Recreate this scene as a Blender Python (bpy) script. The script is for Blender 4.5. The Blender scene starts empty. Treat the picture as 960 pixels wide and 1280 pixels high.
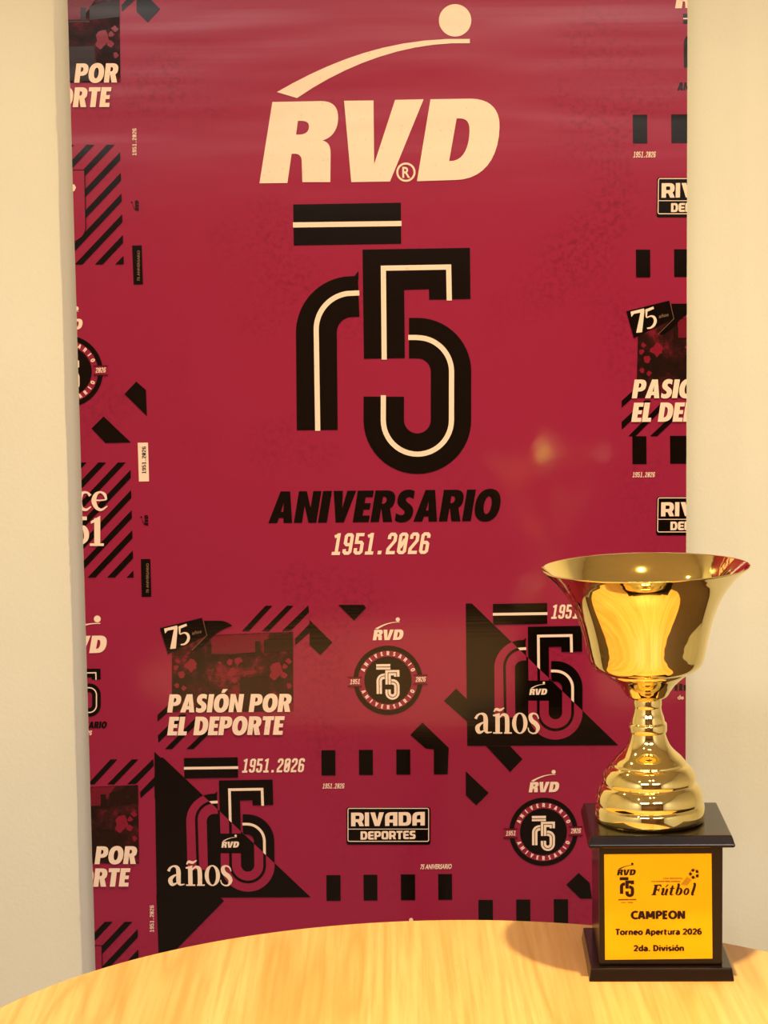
import bpy, bmesh, math, random
from mathutils import Vector, Matrix
from mathutils.geometry import tessellate_polygon

C = bpy.context.scene.collection
R = math.radians
random.seed(7)

# ------------------------------------------------------------------ camera
PITCH, ROLL, FPX = R(6.4), R(0.8), 2740.0
CAM = Vector((0, 0, 1.5))
cd = bpy.data.cameras.new('camera')
cam = bpy.data.objects.new('camera', cd)
C.objects.link(cam)
cd.sensor_fit = 'VERTICAL'
cd.sensor_height = 36.0
cd.lens = 36.0 * FPX / 1280.0
cd.clip_start = 0.05
cam.matrix_world = Matrix.Translation(CAM) @ Matrix.Rotation(R(90) - PITCH, 4, 'X') @ Matrix.Rotation(-ROLL, 4, 'Z')
bpy.context.scene.camera = cam
CM = cam.matrix_world.to_3x3()

def ray(px, py):
    return CM @ Vector(((px - 480.0) / FPX, -(py - 640.0) / FPX, -1.0))
def hit(px, py, p, n):
    d = ray(px, py)
    return CAM + d * ((p - CAM).dot(n) / d.dot(n))

# ------------------------------------------------------------------ world, lights, exposure
w = bpy.data.worlds.new('world'); bpy.context.scene.world = w
w.use_nodes = True
w.node_tree.nodes['Background'].inputs[0].default_value = (1.0, 0.86, 0.68, 1)
w.node_tree.nodes['Background'].inputs[1].default_value = 0.03
vs = bpy.context.scene.view_settings
vs.view_transform = 'Standard'; vs.look = 'None'; vs.gamma = 1.0; vs.use_curve_mapping = False
vs.exposure = -0.04
# keep the lamp's glint off the gold cup alive on the glossy vinyl
bpy.context.scene.cycles.blur_glossy = 0.2
bpy.context.scene.cycles.sample_clamp_indirect = 80.0

def area(name, loc, target, size, energy, col, shape='DISK', size_y=None, spread=180):
    ld = bpy.data.lights.new(name, 'AREA'); ld.shape = shape; ld.size = size
    if size_y: ld.size_y = size_y
    ld.energy = energy; ld.color = col; ld.spread = R(spread)
    o = bpy.data.objects.new(name, ld); C.objects.link(o)
    o.location = loc
    o.rotation_euler = (Vector(target) - Vector(loc)).to_track_quat('-Z', 'Y').to_euler()
    return o
WARM = (1.0, 0.77, 0.33)
area('wall_fill_lamp', (0.29, 2.0, 2.64), (0.29, 2.0, 0), 0.045, 26, WARM, spread=124)
area('wall_fill_lamp', (-1.0, 2.4, 2.64), (-1.0, 2.4, 0), 0.065, 10, WARM, spread=160)  # added fill rather than a known fixture, warms the left wall
for x, y in ((0.12, 0.7), (0.42, 0.75), (-0.9, 0.6)):
    area('wall_fill_lamp', (x, y, 2.66), (x, y, 0), 0.07, 6, WARM)
for x in (-0.8, 0.9):
    area('fill_panel', (x, -0.9, 2.68), (x, -0.9, 0), 1.1, 55, (1.0, 0.96, 0.96), 'RECTANGLE', 0.55)  # unseen panels added behind the camera as soft neutral frontal fill

# ------------------------------------------------------------------ materials
def lin(r, g, b):
    f = lambda c: (c / 255 / 12.92) if c / 255 <= 0.04045 else ((c / 255 + 0.055) / 1.055) ** 2.4
    return (f(r), f(g), f(b), 1)
class NT:
    def __init__(s, name):
        s.m = bpy.data.materials.new(name); s.m.use_nodes = True
        s.t = s.m.node_tree; s.b = s.t.nodes['Principled BSDF']
    def n(s, ty, **kw):
        x = s.t.nodes.new(ty)
        for k, v in kw.items(): setattr(x, k, v)
        return x
    def l(s, a, b): s.t.links.new(a, b)
    def mapping(s, scale, rot=(0, 0, 0), coord='pos', loc=(0, 0, 0)):
        mp = s.n('ShaderNodeMapping'); mp.inputs['Scale'].default_value = scale
        mp.inputs['Rotation'].default_value = rot; mp.inputs['Location'].default_value = loc
        if coord == 'pos':
            s.l(s.n('ShaderNodeNewGeometry').outputs['Position'], mp.inputs[0])
        else:
            s.l(s.n('ShaderNodeTexCoord').outputs['Object'], mp.inputs[0])
        return mp.outputs[0]
    def noise(s, vec, scale, detail=3, rough=0.5, dist=0.0):
        x = s.n('ShaderNodeTexNoise'); s.l(vec, x.inputs['Vector'])
        x.inputs['Scale'].default_value = scale; x.inputs['Detail'].default_value = detail
        x.inputs['Roughness'].default_value = rough; x.inputs['Distortion'].default_value = dist
        return x.outputs['Fac']
    def ramp(s, fac, stops):
        x = s.n('ShaderNodeValToRGB'); s.l(fac, x.inputs[0])
        e = x.color_ramp.elements
        while len(e) < len(stops): e.new(0.5)
        for i, (p, c) in enumerate(stops): e[i].position = p; e[i].color = c
        return x.outputs[0]
    def mix(s, fac, a, b, mode='MIX'):
        x = s.n('ShaderNodeMix', data_type='RGBA', blend_type=mode)
        for sock, v in ((x.inputs[0], fac), (x.inputs[6], a), (x.inputs[7], b)):
            if hasattr(v, 'is_linked'): s.l(v, sock)
            else: sock.default_value = v
        return x.outputs[2]
    def bump(s, h, strength, dist, prev=None):
        x = s.n('ShaderNodeBump'); s.l(h, x.inputs['Height'])
        x.inputs['Strength'].default_value = strength; x.inputs['Distance'].default_value = dist
        if prev: s.l(prev, x.inputs['Normal'])
        return x.outputs[0]
    def set(s, **kw):
        for k, v in kw.items():
            k = {'base': 'Base Color', 'rough': 'Roughness', 'metal': 'Metallic', 'normal': 'Normal', 'spec': 'Specular IOR Level', 'coat': 'Coat Weight', 'coatr': 'Coat Roughness'}[k]
            if hasattr(v, 'is_linked'): s.l(v, s.b.inputs[k])
            else: s.b.inputs[k].default_value = v
        return s.m

def paint(name, col, amp=0.03):
    t = NT(name); p = t.mapping((1, 1, 1))
    f = t.noise(p, 3.0, 3)
    a = tuple(c * (1 - amp) for c in col[:3]) + (1,); b = tuple(min(1, c * (1 + amp)) for c in col[:3]) + (1,)
    t.set(base=t.ramp(f, [(0.3, a), (0.7, b)]), rough=0.75, normal=t.bump(t.noise(p, 220, 2), 0.12, 0.002))
    return t.m

def vinyl(name, col, grunge=None, spots=None, rough=0.10):
    """printed banner vinyl: ink colour, worn print specks, faint sideways ripples"""
    t = NT(name); base = col
    p = t.mapping((1, 1, 1))
    if grunge:
        big = t.noise(p, 5.0, 2); fine = t.noise(p, 120, 4, 0.7)
        m = t.n('ShaderNodeMath', operation='MULTIPLY')
        t.l(t.ramp(big, [(0.52, (0, 0, 0, 1)), (0.72, (1, 1, 1, 1))]), m.inputs[0])
        t.l(t.ramp(fine, [(0.46, (0, 0, 0, 1)), (0.62, (1, 1, 1, 1))]), m.inputs[1])
        mm = t.n('ShaderNodeMath', operation='MULTIPLY'); t.l(m.outputs[0], mm.inputs[0]); mm.inputs[1].default_value = 0.55
        base = t.mix(mm.outputs[0], col, grunge)
    if spots:
        fine = t.noise(p, 150, 4, 0.75)
        base = t.mix(t.ramp(fine, [(0.60, (0, 0, 0, 1)), (0.74, (.7, .7, .7, 1))]), base, spots)
    rip = t.noise(t.mapping((1.6, 1, 12)), 1.0, 2, 0.45)
    fineln = t.noise(t.mapping((3, 1, 260)), 1.0, 1, 0.4)
    sx = t.n('ShaderNodeSeparateXYZ'); t.l(t.n('ShaderNodeNewGeometry').outputs['Position'], sx.inputs[0])
    mr = t.n('ShaderNodeMapRange'); t.l(sx.outputs[2], mr.inputs[0])      # the sheet only ripples up near its rail
    for i, v_ in ((1, 1.48), (2, 1.70), (3, 0.04), (4, 0.55)): mr.inputs[i].default_value = v_
    nb = t.bump(rip, 0.6, 0.006)
    t.l(mr.outputs[0], nb.node.inputs['Strength'])
    nb = t.bump(fineln, 0.05, 0.0006, nb)
    m2 = t.n('ShaderNodeMapRange'); t.l(sx.outputs[2], m2.inputs[0])
    for i, v_ in ((1, 1.42), (2, 1.66), (3, rough), (4, 0.27)): m2.inputs[i].default_value = v_
    rough = m2.outputs[0]                                                 # scuffed duller where it is handled by the rail
    t.set(base=base, rough=rough, normal=nb, spec=0.5)
    return t.m

BURG = lin(145, 34, 69)
M = {}
M['wall'] = paint('cream_wall_paint', lin(228, 225, 218))
M['tan'] = paint('tan_wall_paint', lin(112, 76, 48))
M['ceiling'] = paint('ceiling_paint', lin(225, 215, 195))
M['burg'] = vinyl('burgundy_vinyl', BURG, grunge=lin(100, 16, 38))
M['white'] = vinyl('white_print', lin(238, 211, 202), spots=lin(205, 160, 150))
M['black'] = vinyl('black_print', lin(10, 5, 3))
M['dark'] = vinyl('dark_outline_print', lin(80, 16, 30))
M['grey'] = vinyl('grey_print', lin(130, 100, 85))
def photo_print():
    t = NT('duotone_photo_print')
    p = t.mapping((1, 1, 1), loc=(0.31, 0, 0.12))
    big = t.noise(p, 26, 5, 0.62)
    fine = t.noise(t.mapping((1, 1, 2.2)), 120, 3, 0.7)
    a = t.ramp(big, [(0.42, lin(28, 13, 10)), (0.54, lin(60, 18, 22)), (0.62, lin(118, 22, 44))])
    b = t.mix(t.ramp(fine, [(0.5, (0, 0, 0, 1)), (0.62, (.55, .55, .55, 1))]), a, lin(36, 20, 15))
    t.set(base=b, rough=0.14, spec=0.5, normal=t.bump(t.noise(t.mapping((1.3, 1, 13)), 1.0, 2, 0.4), 0.2, 0.006))
    return t.m
M['photo'] = photo_print()
M['pdark'] = vinyl('photo_dark_print', lin(34, 15, 11), spots=lin(84, 22, 32))
M['sky'] = vinyl('photo_sky_print', lin(108, 22, 42), spots=lin(50, 16, 20))
M['pink'] = vinyl('photo_face_print', lin(126, 24, 48), spots=lin(60, 18, 26))

def wood():
    t = NT('beech_laminate')
    rot = (0, 0, R(-6))
    p = t.mapping((1, 1, 1), rot, 'obj')
    # long arched figure: bands across x bent by a slow field that is stretched along the grain
    slow = t.noise(t.mapping((7.0, 0.55, 1), rot, 'obj'), 1.0, 2, 0.45)
    wv = t.n('ShaderNodeMath', operation='MULTIPLY'); t.l(slow, wv.inputs[0]); wv.inputs[1].default_value = 17.0
    fr = t.n('ShaderNodeMath', operation='PINGPONG'); t.l(wv.outputs[0], fr.inputs[0]); fr.inputs[1].default_value = 1.0
    streak = t.noise(t.mapping((160, 4.0, 1), rot, 'obj'), 1.0, 3, 0.6)
    broad = t.noise(t.mapping((14, 0.9, 1), rot, 'obj'), 1.0, 2, 0.5)
    fleck = t.noise(t.mapping((420, 45, 1), rot, 'obj'), 1.0, 2, 0.6)
    a = t.ramp(fr.outputs[0], [(0.0, lin(210, 156, 92)), (0.22, lin(222, 175, 114)), (1.0, lin(228, 183, 124))])
    a = t.mix(t.ramp(broad, [(0.4, (0, 0, 0, 1)), (0.65, (.4, .4, .4, 1))]), a, lin(216, 156, 92))
    b = t.mix(t.ramp(streak, [(0.40, (0, 0, 0, 1)), (0.75, (.7, .7, .7, 1))]), a, lin(202, 140, 72))
    c = t.mix(t.ramp(fleck, [(0.62, (0, 0, 0, 1)), (0.76, (.25, .25, .25, 1))]), b, lin(186, 128, 62))
    t.set(base=c, rough=0.38, spec=0.4)
    return t.m
M['wood'] = wood()
def simple(name, col, rough, metal=0.0, amp=0.06, scale=60, spec=0.5, bump=0.0):
    t = NT(name); f = t.noise(t.mapping((1, 1, 1), coord='obj'), scale, 3)
    a = tuple(c * (1 - amp) for c in col[:3]) + (1,); b = tuple(min(1, c * (1 + amp)) for c in col[:3]) + (1,)
    t.set(base=t.ramp(f, [(0.3, a), (0.7, b)]), rough=rough, metal=metal, spec=spec)
    if bump: t.set(normal=t.bump(t.noise(t.mapping((1, 1, 1), coord='obj'), 35, 1), bump, 0.002))
    return t.m
M['edge'] = simple('table_edge_band', lin(240, 205, 150), 0.4)
M['gold'] = simple('polished_gold_metal', (0.98, 0.79, 0.30, 1), 0.045, 1.0, 0.02, 8)
M['plinth'] = simple('dark_brown_lacquer', lin(26, 13, 6), 0.2, 0.0, 0.1, 30, 0.3)
M['plaque'] = simple('yellow_gold_plate', lin(252, 186, 0), 0.5, 0.0, 0.03, 20, 0.2)
M['ink'] = simple('dark_brown_engraving', lin(44, 14, 4), 0.6, spec=0.2)
M['inklight'] = simple('faint_brown_engraving', lin(150, 92, 14), 0.5)
M['steel'] = simple('grey_steel', lin(120, 120, 122), 0.35, 1.0)
M['alu'] = simple('brushed_aluminium', lin(190, 190, 192), 0.3, 1.0)
M['doorwood'] = simple('dark_door_wood', lin(92, 52, 26), 0.45, 0, 0.15, 6)
M['floor'] = simple('grey_brown_floor', lin(88, 64, 46), 0.5, 0, 0.1, 4)

# ------------------------------------------------------------------ mesh helpers
def link_mesh(name, verts, faces, mats, midx=None, parent=None, smooth=False, kind=None):
    me = bpy.data.meshes.new(name)
    base = Vector((0, 0, 0))
    if parent is not None:
        inv = parent['_inv']; verts = [inv @ Vector(v) for v in verts]
    me.from_pydata([tuple(v) for v in verts], [], faces)
    for m in (mats if isinstance(mats, (list, tuple)) else [mats]): me.materials.append(m)
    if midx: me.polygons.foreach_set('material_index', midx)
    if smooth: me.polygons.foreach_set('use_smooth', [True] * len(faces))
    me.update()
    o = bpy.data.objects.new(name, me); C.objects.link(o)
    if parent is not None: o.parent = parent['_obj']
    if kind: o['kind'] = kind
    return o
def thing(name, label, cat, loc):
    o = bpy.data.objects.new(name, None); C.objects.link(o)
    o.location = loc; o.empty_display_size = 0.05
    o['label'] = label; o['category'] = cat
    return {'_obj': o, '_inv': Matrix.Translation(-Vector(loc))}
def sub(parent, o):      # wrap a part so that sub-parts (world-space meshes) can hang from it
    return {'_obj': o, '_inv': parent['_inv']}
def box(lo, hi):
    x0, y0, z0 = lo; x1, y1, z1 = hi
    v = [(x0, y0, z0), (x1, y0, z0), (x1, y1, z0), (x0, y1, z0), (x0, y0, z1), (x1, y0, z1), (x1, y1, z1), (x0, y1, z1)]
    f = [(0, 3, 2, 1), (4, 5, 6, 7), (0, 1, 5, 4), (1, 2, 6, 5), (2, 3, 7, 6), (3, 0, 4, 7)]
    return v, f
def join(*parts):
    V, F = [], []
    for v, f in parts:
        n = len(V); V += list(v); F += [tuple(i + n for i in q) for q in f]
    return V, F
def bevel(o, width, seg=3):
    b = o.modifiers.new('bevel', 'BEVEL'); b.width = width; b.segments = seg; b.limit_method = 'ANGLE'
    return o
def lathe(profile, center, n=96, fn=None, close=False):
    """profile: list of (r, z) from bottom to top around a vertical axis at center (x, y)"""
    V, F = [], []
    for r, z in profile:
        for k in range(n):
            a = 2 * math.pi * k / n
            v = Vector((center[0] + r * math.cos(a), center[1] + r * math.sin(a), z))
            V.append(fn(v) if fn else v)
    for i in range(len(profile) - 1):
        for k in range(n):
            k2 = (k + 1) % n
            F.append((i * n + k, i * n + k2, (i + 1) * n + k2, (i + 1) * n + k))
    F.append(tuple(reversed(range(n)))); F.append(tuple(range((len(profile) - 1) * n, len(profile) * n)))
    return V, F

# ------------------------------------------------------------------ flat print builder
def bez(p0, p1, p2, p3, n=10):
    return [tuple((1 - t) ** 3 * a + 3 * (1 - t) ** 2 * t * b + 3 * (1 - t) * t * t * c + t ** 3 * d
                  for a, b, c, d in zip(p0, p1, p2, p3)) for t in (k / n for k in range(1, n + 1))]
def svg(s):
    """'M x,y L x,y C x,y x,y x,y Z' -> list of closed contours"""
    out, cur, tok, i = [], [], s.replace('Z', ' Z ').replace('M', ' M ').replace('L', ' L ').replace('C', ' C ').split(), 0
    mode = 'M'
    P = lambda q: tuple(float(v) for v in q.split(','))
    while i < len(tok):
        t = tok[i]
        if t in 'MLC': mode = t; i += 1; continue
        if t == 'Z': out.append(cur); cur = []; i += 1; continue
        if mode == 'C':
            cur += bez(cur[-1], P(tok[i]), P(tok[i + 1]), P(tok[i + 2])); i += 3
        else:
            cur.append(P(t)); i += 1
    if cur: out.append(cur)
    return out
def fill(contours):
    """first contour with holes -> triangles"""
    pts = [p for c in contours for p in c]
    tris = tessellate_polygon([[Vector((p[0], p[1], 0)) for p in c] for c in contours])
    return [[pts[a], pts[b], pts[c]] for a, b, c in tris]
def poly(*pts): return fill([list(pts)])
def rect(x0, y0, x1, y1): return [[(x0, y0), (x1, y0), (x1, y1), (x0, y1)]]
def circle(cx, cy, r, n=40): return [(cx + r * math.cos(2 * math.pi * k / n), cy + r * math.sin(2 * math.pi * k / n)) for k in range(n)]
def disc(cx, cy, r, n=40): return [circle(cx, cy, r, n)]
def ring(cx, cy, r0, r1, a0=0, a1=360, n=64):
    out = []
    for k in range(n):
        t0 = R(a0 + (a1 - a0) * k / n); t1 = R(a0 + (a1 - a0) * (k + 1) / n)
        out.append([(cx + r0 * math.cos(t0), cy + r0 * math.sin(t0)), (cx + r1 * math.cos(t0), cy + r1 * math.sin(t0)),
                    (cx + r1 * math.cos(t1), cy + r1 * math.sin(t1)), (cx + r0 * math.cos(t1), cy + r0 * math.sin(t1))])
    return out
def rrect(x0, y0, x1, y1, r, n=6):
    pts = []
    for cx, cy, a in ((x1 - r, y0 + r, -90), (x1 - r, y1 - r, 0), (x0 + r, y1 - r, 90), (x0 + r, y0 + r, 180)):
        pts += [(cx + r * math.cos(R(a + 90 * k / n)), cy + r * math.sin(R(a + 90 * k / n))) for k in range(n + 1)]
    return pts
def strip(path, width, closed=False):
    """constant-width band along a polyline with mitred joints"""
    L, Rr = [], []
    n = len(path)
    for i in range(n):
        a = path[i - 1] if i else None; b = path[i]; c = path[i + 1] if i < n - 1 else None
        def nrm(p, q):
            dx, dy = q[0] - p[0], q[1] - p[1]; d = math.hypot(dx, dy) or 1
            return (-dy / d, dx / d)
        if a is None: nn, k = nrm(b, c), 1
        elif c is None: nn, k = nrm(a, b), 1
        else:
            n1, n2 = nrm(a, b), nrm(b, c); mx, my = n1[0] + n2[0], n1[1] + n2[1]
            d = math.hypot(mx, my) or 1; nn = (mx / d, my / d); k = 1 / max(0.62, nn[0] * n1[0] + nn[1] * n1[1])
        h = width / 2 * k
        L.append((b[0] + nn[0] * h, b[1] + nn[1] * h)); Rr.append((b[0] - nn[0] * h, b[1] - nn[1] * h))
    return [[L[i], L[i + 1], Rr[i + 1], Rr[i]] for i in range(n - 1)]
def arc(cx, cy, r, a0, a1, n=14):
    return [(cx + r * math.cos(R(a0 + (a1 - a0) * k / n)), cy + r * math.sin(R(a0 + (a1 - a0) * k / n))) for k in range(n + 1)]
def pen(pts, n=6):
    """brush stroke of varying width through (x, y, w) points"""
    q = [pts[0]] + list(pts) + [pts[-1]]; S = []
    for i in range(1, len(q) - 2):
        for k in range(n):
            t = k / n
            S.append(tuple(0.5 * (2 * q[i][j] + (q[i + 1][j] - q[i - 1][j]) * t + (2 * q[i - 1][j] - 5 * q[i][j] + 4 * q[i + 1][j] - q[i + 2][j]) * t * t
                     + (3 * q[i][j] - q[i - 1][j] - 3 * q[i + 1][j] + q[i + 2][j]) * t ** 3) for j in range(3)))
    S.append(tuple(q[-1])); out = []; L = []; Rr = []
    for i, s in enumerate(S):
        a = S[max(0, i - 1)]; b = S[min(len(S) - 1, i + 1)]; dx, dy = b[0] - a[0], b[1] - a[1]; d = math.hypot(dx, dy) or 1
        L.append((s[0] - dy / d * s[2] / 2, s[1] + dx / d * s[2] / 2)); Rr.append((s[0] + dy / d * s[2] / 2, s[1] - dx / d * s[2] / 2))
    return [[L[i], L[i + 1], Rr[i + 1], Rr[i]] for i in range(len(S) - 1)]
def half(polys, p, q):
    """keep the part of every polygon on the left-hand side of p->q (in y-down pixels: the upper-right side of a falling diagonal)"""
    def s(v): return (q[0] - p[0]) * (v[1] - p[1]) - (q[1] - p[1]) * (v[0] - p[0])
    out = []
    for pl in polys:
        res = []
        for i in range(len(pl)):
            a, b = pl[i - 1], pl[i]; sa, sb = s(a), s(b)
            if (sa <= 0) != (sb <= 0):
                t = sa / (sa - sb); res.append((a[0] + (b[0] - a[0]) * t, a[1] + (b[1] - a[1]) * t))
            if sb <= 0: res.append(b)
        if len(res) > 2: out.append(res)
    return out
def clipbox(polys, x0, y0, x1, y1):
    polys = half(polys, (x0, y1), (x0, y0)) if False else polys
    for p, q in (((x0, y0), (x1, y0)), ((x1, y0), (x1, y1)), ((x1, y1), (x0, y1)), ((x0, y1), (x0, y0))):
        polys = half(polys, q, p)
    return polys
def tf(polys, fn): return [[fn(*p) for p in pl] for pl in polys]
def aff(polys, ox, oy, s, px=0, py=0, sy=None):
    sy = s if sy is None else sy
    return [[(ox + (x - px) * s, oy + (y - py) * sy) for x, y in pl] for pl in polys]

# heavy condensed capitals, cap height 100, y up: (advance, [shape = contours])
G = {
 'I': (26, ['M0,0 L26,0 26,100 0,100Z']),
 'E': (47, ['M0,0 L47,0 47,21 26,21 26,40 44,40 44,60 26,60 26,79 47,79 47,100 0,100Z']),
 'L': (43, ['M0,0 L43,0 43,21 26,21 26,100 0,100Z']),
 'T': (55, ['M15,0 L41,0 41,79 55,79 55,100 0,100 0,79 15,79Z']),
 'N': (66, ['M0,0 L24,0 24,54 43,0 66,0 66,100 42,100 42,47 23,100 0,100Z']),
 'A': (70, ['M0,0 L26,0 29,16 42,16 45,0 70,0 49,100 21,100Z M32,35 L35.5,64 39,35Z']),
 'V': (66, ['M21,0 L45,0 66,100 40,100 33.5,45 27,100 0,100Z']),
 'R': (63, ['M0,0 L25,0 25,40 27,40 37,0 64,0 51,43 C60,49 62,58 62,69 C62,90 52,100 32,100 L0,100Z M25,58 L25,80 C33,81 37,77 37,69 C37,61 33,57 25,58Z']),
 'P': (60, ['M0,0 L25,0 25,36 31,36 C52,36 61,48 61,68 C61,90 52,100 32,100 L0,100Z M25,56 L25,80 C33,81 37,77 37,68 C37,60 33,56 25,56Z']),
 'D': (67, ['M0,0 L28,0 C54,0 67,18 67,50 C67,82 54,100 28,100 L0,100Z M25,22 L25,78 C36,78 41,68 41,50 C41,32 36,22 25,22Z']),
 'O': (74, ['M37,-2 C62,-2 74,20 74,50 C74,80 62,102 37,102 C12,102 0,80 0,50 C0,20 12,-2 37,-2Z M37,22 C30,22 26,35 26,50 C26,65 30,78 37,78 C44,78 48,65 48,50 C48,35 44,22 37,22Z']),
 'S': (53, ['M3,5 C10,0 17,-2 24,-2 C42,-2 53,9 53,29 C53,44 45,52 36,58 C29,63 26,66 26,71 C26,76 29,78 33,78 C38,78 43,76 48,72 L48,96 C42,100 36,102 29,102 C12,102 1,91 1,71 C1,57 8,49 18,42 C25,37 28,34 28,29 C28,24 25,21 20,21 C14,21 8,24 3,28Z']),
 ' ': (26, []),
}
G['Ó'] = (74, G['O'][1] + ['M30,107 L46,107 60,128 36,128Z'])
# rounded techno capitals for the shop badge
TG = {
 'R': (78, ['M0,0 L27,0 27,30 40,30 52,0 80,0 66,36 C75,42 78,52 78,65 C78,90 68,100 46,100 L0,100Z M27,52 L27,77 46,77 C51,77 52,72 52,65 C52,57 51,52 46,52Z']),
 'I': (27, G['I'][1]), 'V': (84, ['M27,0 L57,0 84,100 55,100 42,40 29,100 0,100Z']),
 'A': (77, ['M0,0 L0,60 C0,88 14,100 40,100 L77,100 77,0 50,0 50,24 27,24 27,0Z M27,46 L50,46 50,77 40,77 C30,77 27,70 27,60Z']),
 'D': (78, ['M0,0 L45,0 C68,0 78,16 78,50 C78,84 68,100 45,100 L0,100Z M27,23 L27,77 40,77 C48,77 51,70 51,50 C51,30 48,23 40,23Z']),
 'E': (66, ['M24,0 L66,0 66,23 27,23 27,40 62,40 62,60 27,60 27,77 66,77 66,100 24,100 C8,100 0,90 0,76 L0,24 C0,10 8,0 24,0Z']),
 'P': (74, ['M0,0 L27,0 27,30 44,30 C66,30 76,42 76,65 C76,90 66,100 44,100 L0,100Z M27,52 L27,77 44,77 C49,77 50,72 50,65 C50,57 49,52 44,52Z']),
 'O': (80, ['M24,0 L56,0 C72,0 80,10 80,26 L80,74 C80,90 72,100 56,100 L24,100 C8,100 0,90 0,74 L0,26 C0,10 8,0 24,0Z M32,23 C28,23 27,25 27,30 L27,70 C27,75 28,77 32,77 L48,77 C52,77 53,75 53,70 L53,30 C53,25 52,23 48,23Z']),
 'T': (70, ['M22,0 L48,0 48,77 70,77 70,100 0,100 0,77 22,77Z']),
 'S': (68, ['M0,0 L48,0 C62,0 68,10 68,30 C68,52 62,60 46,61 L30,62 26,68 30,77 64,77 64,100 24,100 C6,100 0,88 0,70 C0,50 8,42 24,40 L38,39 42,31 38,23 0,23Z']),
}
# narrow square-shouldered numerals as strokes
NUM = {
 '2': ([[(7.5, 70), (7.5, 85), (14, 92.5), (28, 92.5), (34.5, 85), (34.5, 62), (8.5, 24), (8.5, 7.5), (42, 7.5)]], 42),
 '5': ([[(38, 92.5), (7.5, 92.5), (7.5, 57), (28, 57), (34.5, 50), (34.5, 14), (28, 7.5), (14, 7.5), (7.5, 14), (7.5, 30)]], 42),
 '6': ([[(34.5, 74), (34.5, 86), (28, 92.5), (14, 92.5), (7.5, 86), (7.5, 14), (14, 7.5), (28, 7.5), (34.5, 14), (34.5, 46), (28, 53), (7.5, 53)]], 42),
 '9': ([[(7.5, 26), (7.5, 14), (14, 7.5), (28, 7.5), (34.5, 14), (34.5, 86), (28, 92.5), (14, 92.5), (7.5, 86), (7.5, 54), (14, 47), (34.5, 47)]], 42),
 '1': ([[(23, 0), (23, 100)], [(26, 93), (5, 84)], [(3, 7), (41, 7)]], 42),
 '0': ([[(21, 7.5), (14, 7.5), (7.5, 14), (7.5, 86), (14, 92.5), (28, 92.5), (34.5, 86), (34.5, 14), (28, 7.5), (21, 7.5)], [(12, 30), (30, 70)]], 42),
 '.': ([[(19, 0), (19, 17)]], 38), ' ': ([], 18),
}
def lay(items, gap):
    x, out = 0, []
    for adv, polys in items:
        out += [[(px + x, py) for px, py in pl] for pl in polys]; x += adv + gap
    return out, x - gap
_cache = {}
def glyph(tbl, ch):
    k = (id(tbl), ch)
    if k not in _cache:
        adv, shapes = tbl[ch]; pl = []
        for s in shapes: pl += fill(svg(s))
        _cache[k] = (adv, pl)
    return _cache[k]
def heavy(s, tbl=G, gap=5): return lay([glyph(tbl, c) for c in s], gap)
def nums(s, gap=9, wd=15):
    return lay([(NUM[c][1], [p for st in NUM[c][0] for p in strip(st, wd if c != '.' else 17)]) for c in s], gap)
W_ = lambda *p: list(p)
def el(cx, cy, rx, ry, a0, a1, n=12): return [(cx + rx * math.cos(R(a0 + (a1 - a0) * k / n)), cy + ry * math.sin(R(a0 + (a1 - a0) * k / n))) for k in range(n + 1)]
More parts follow.
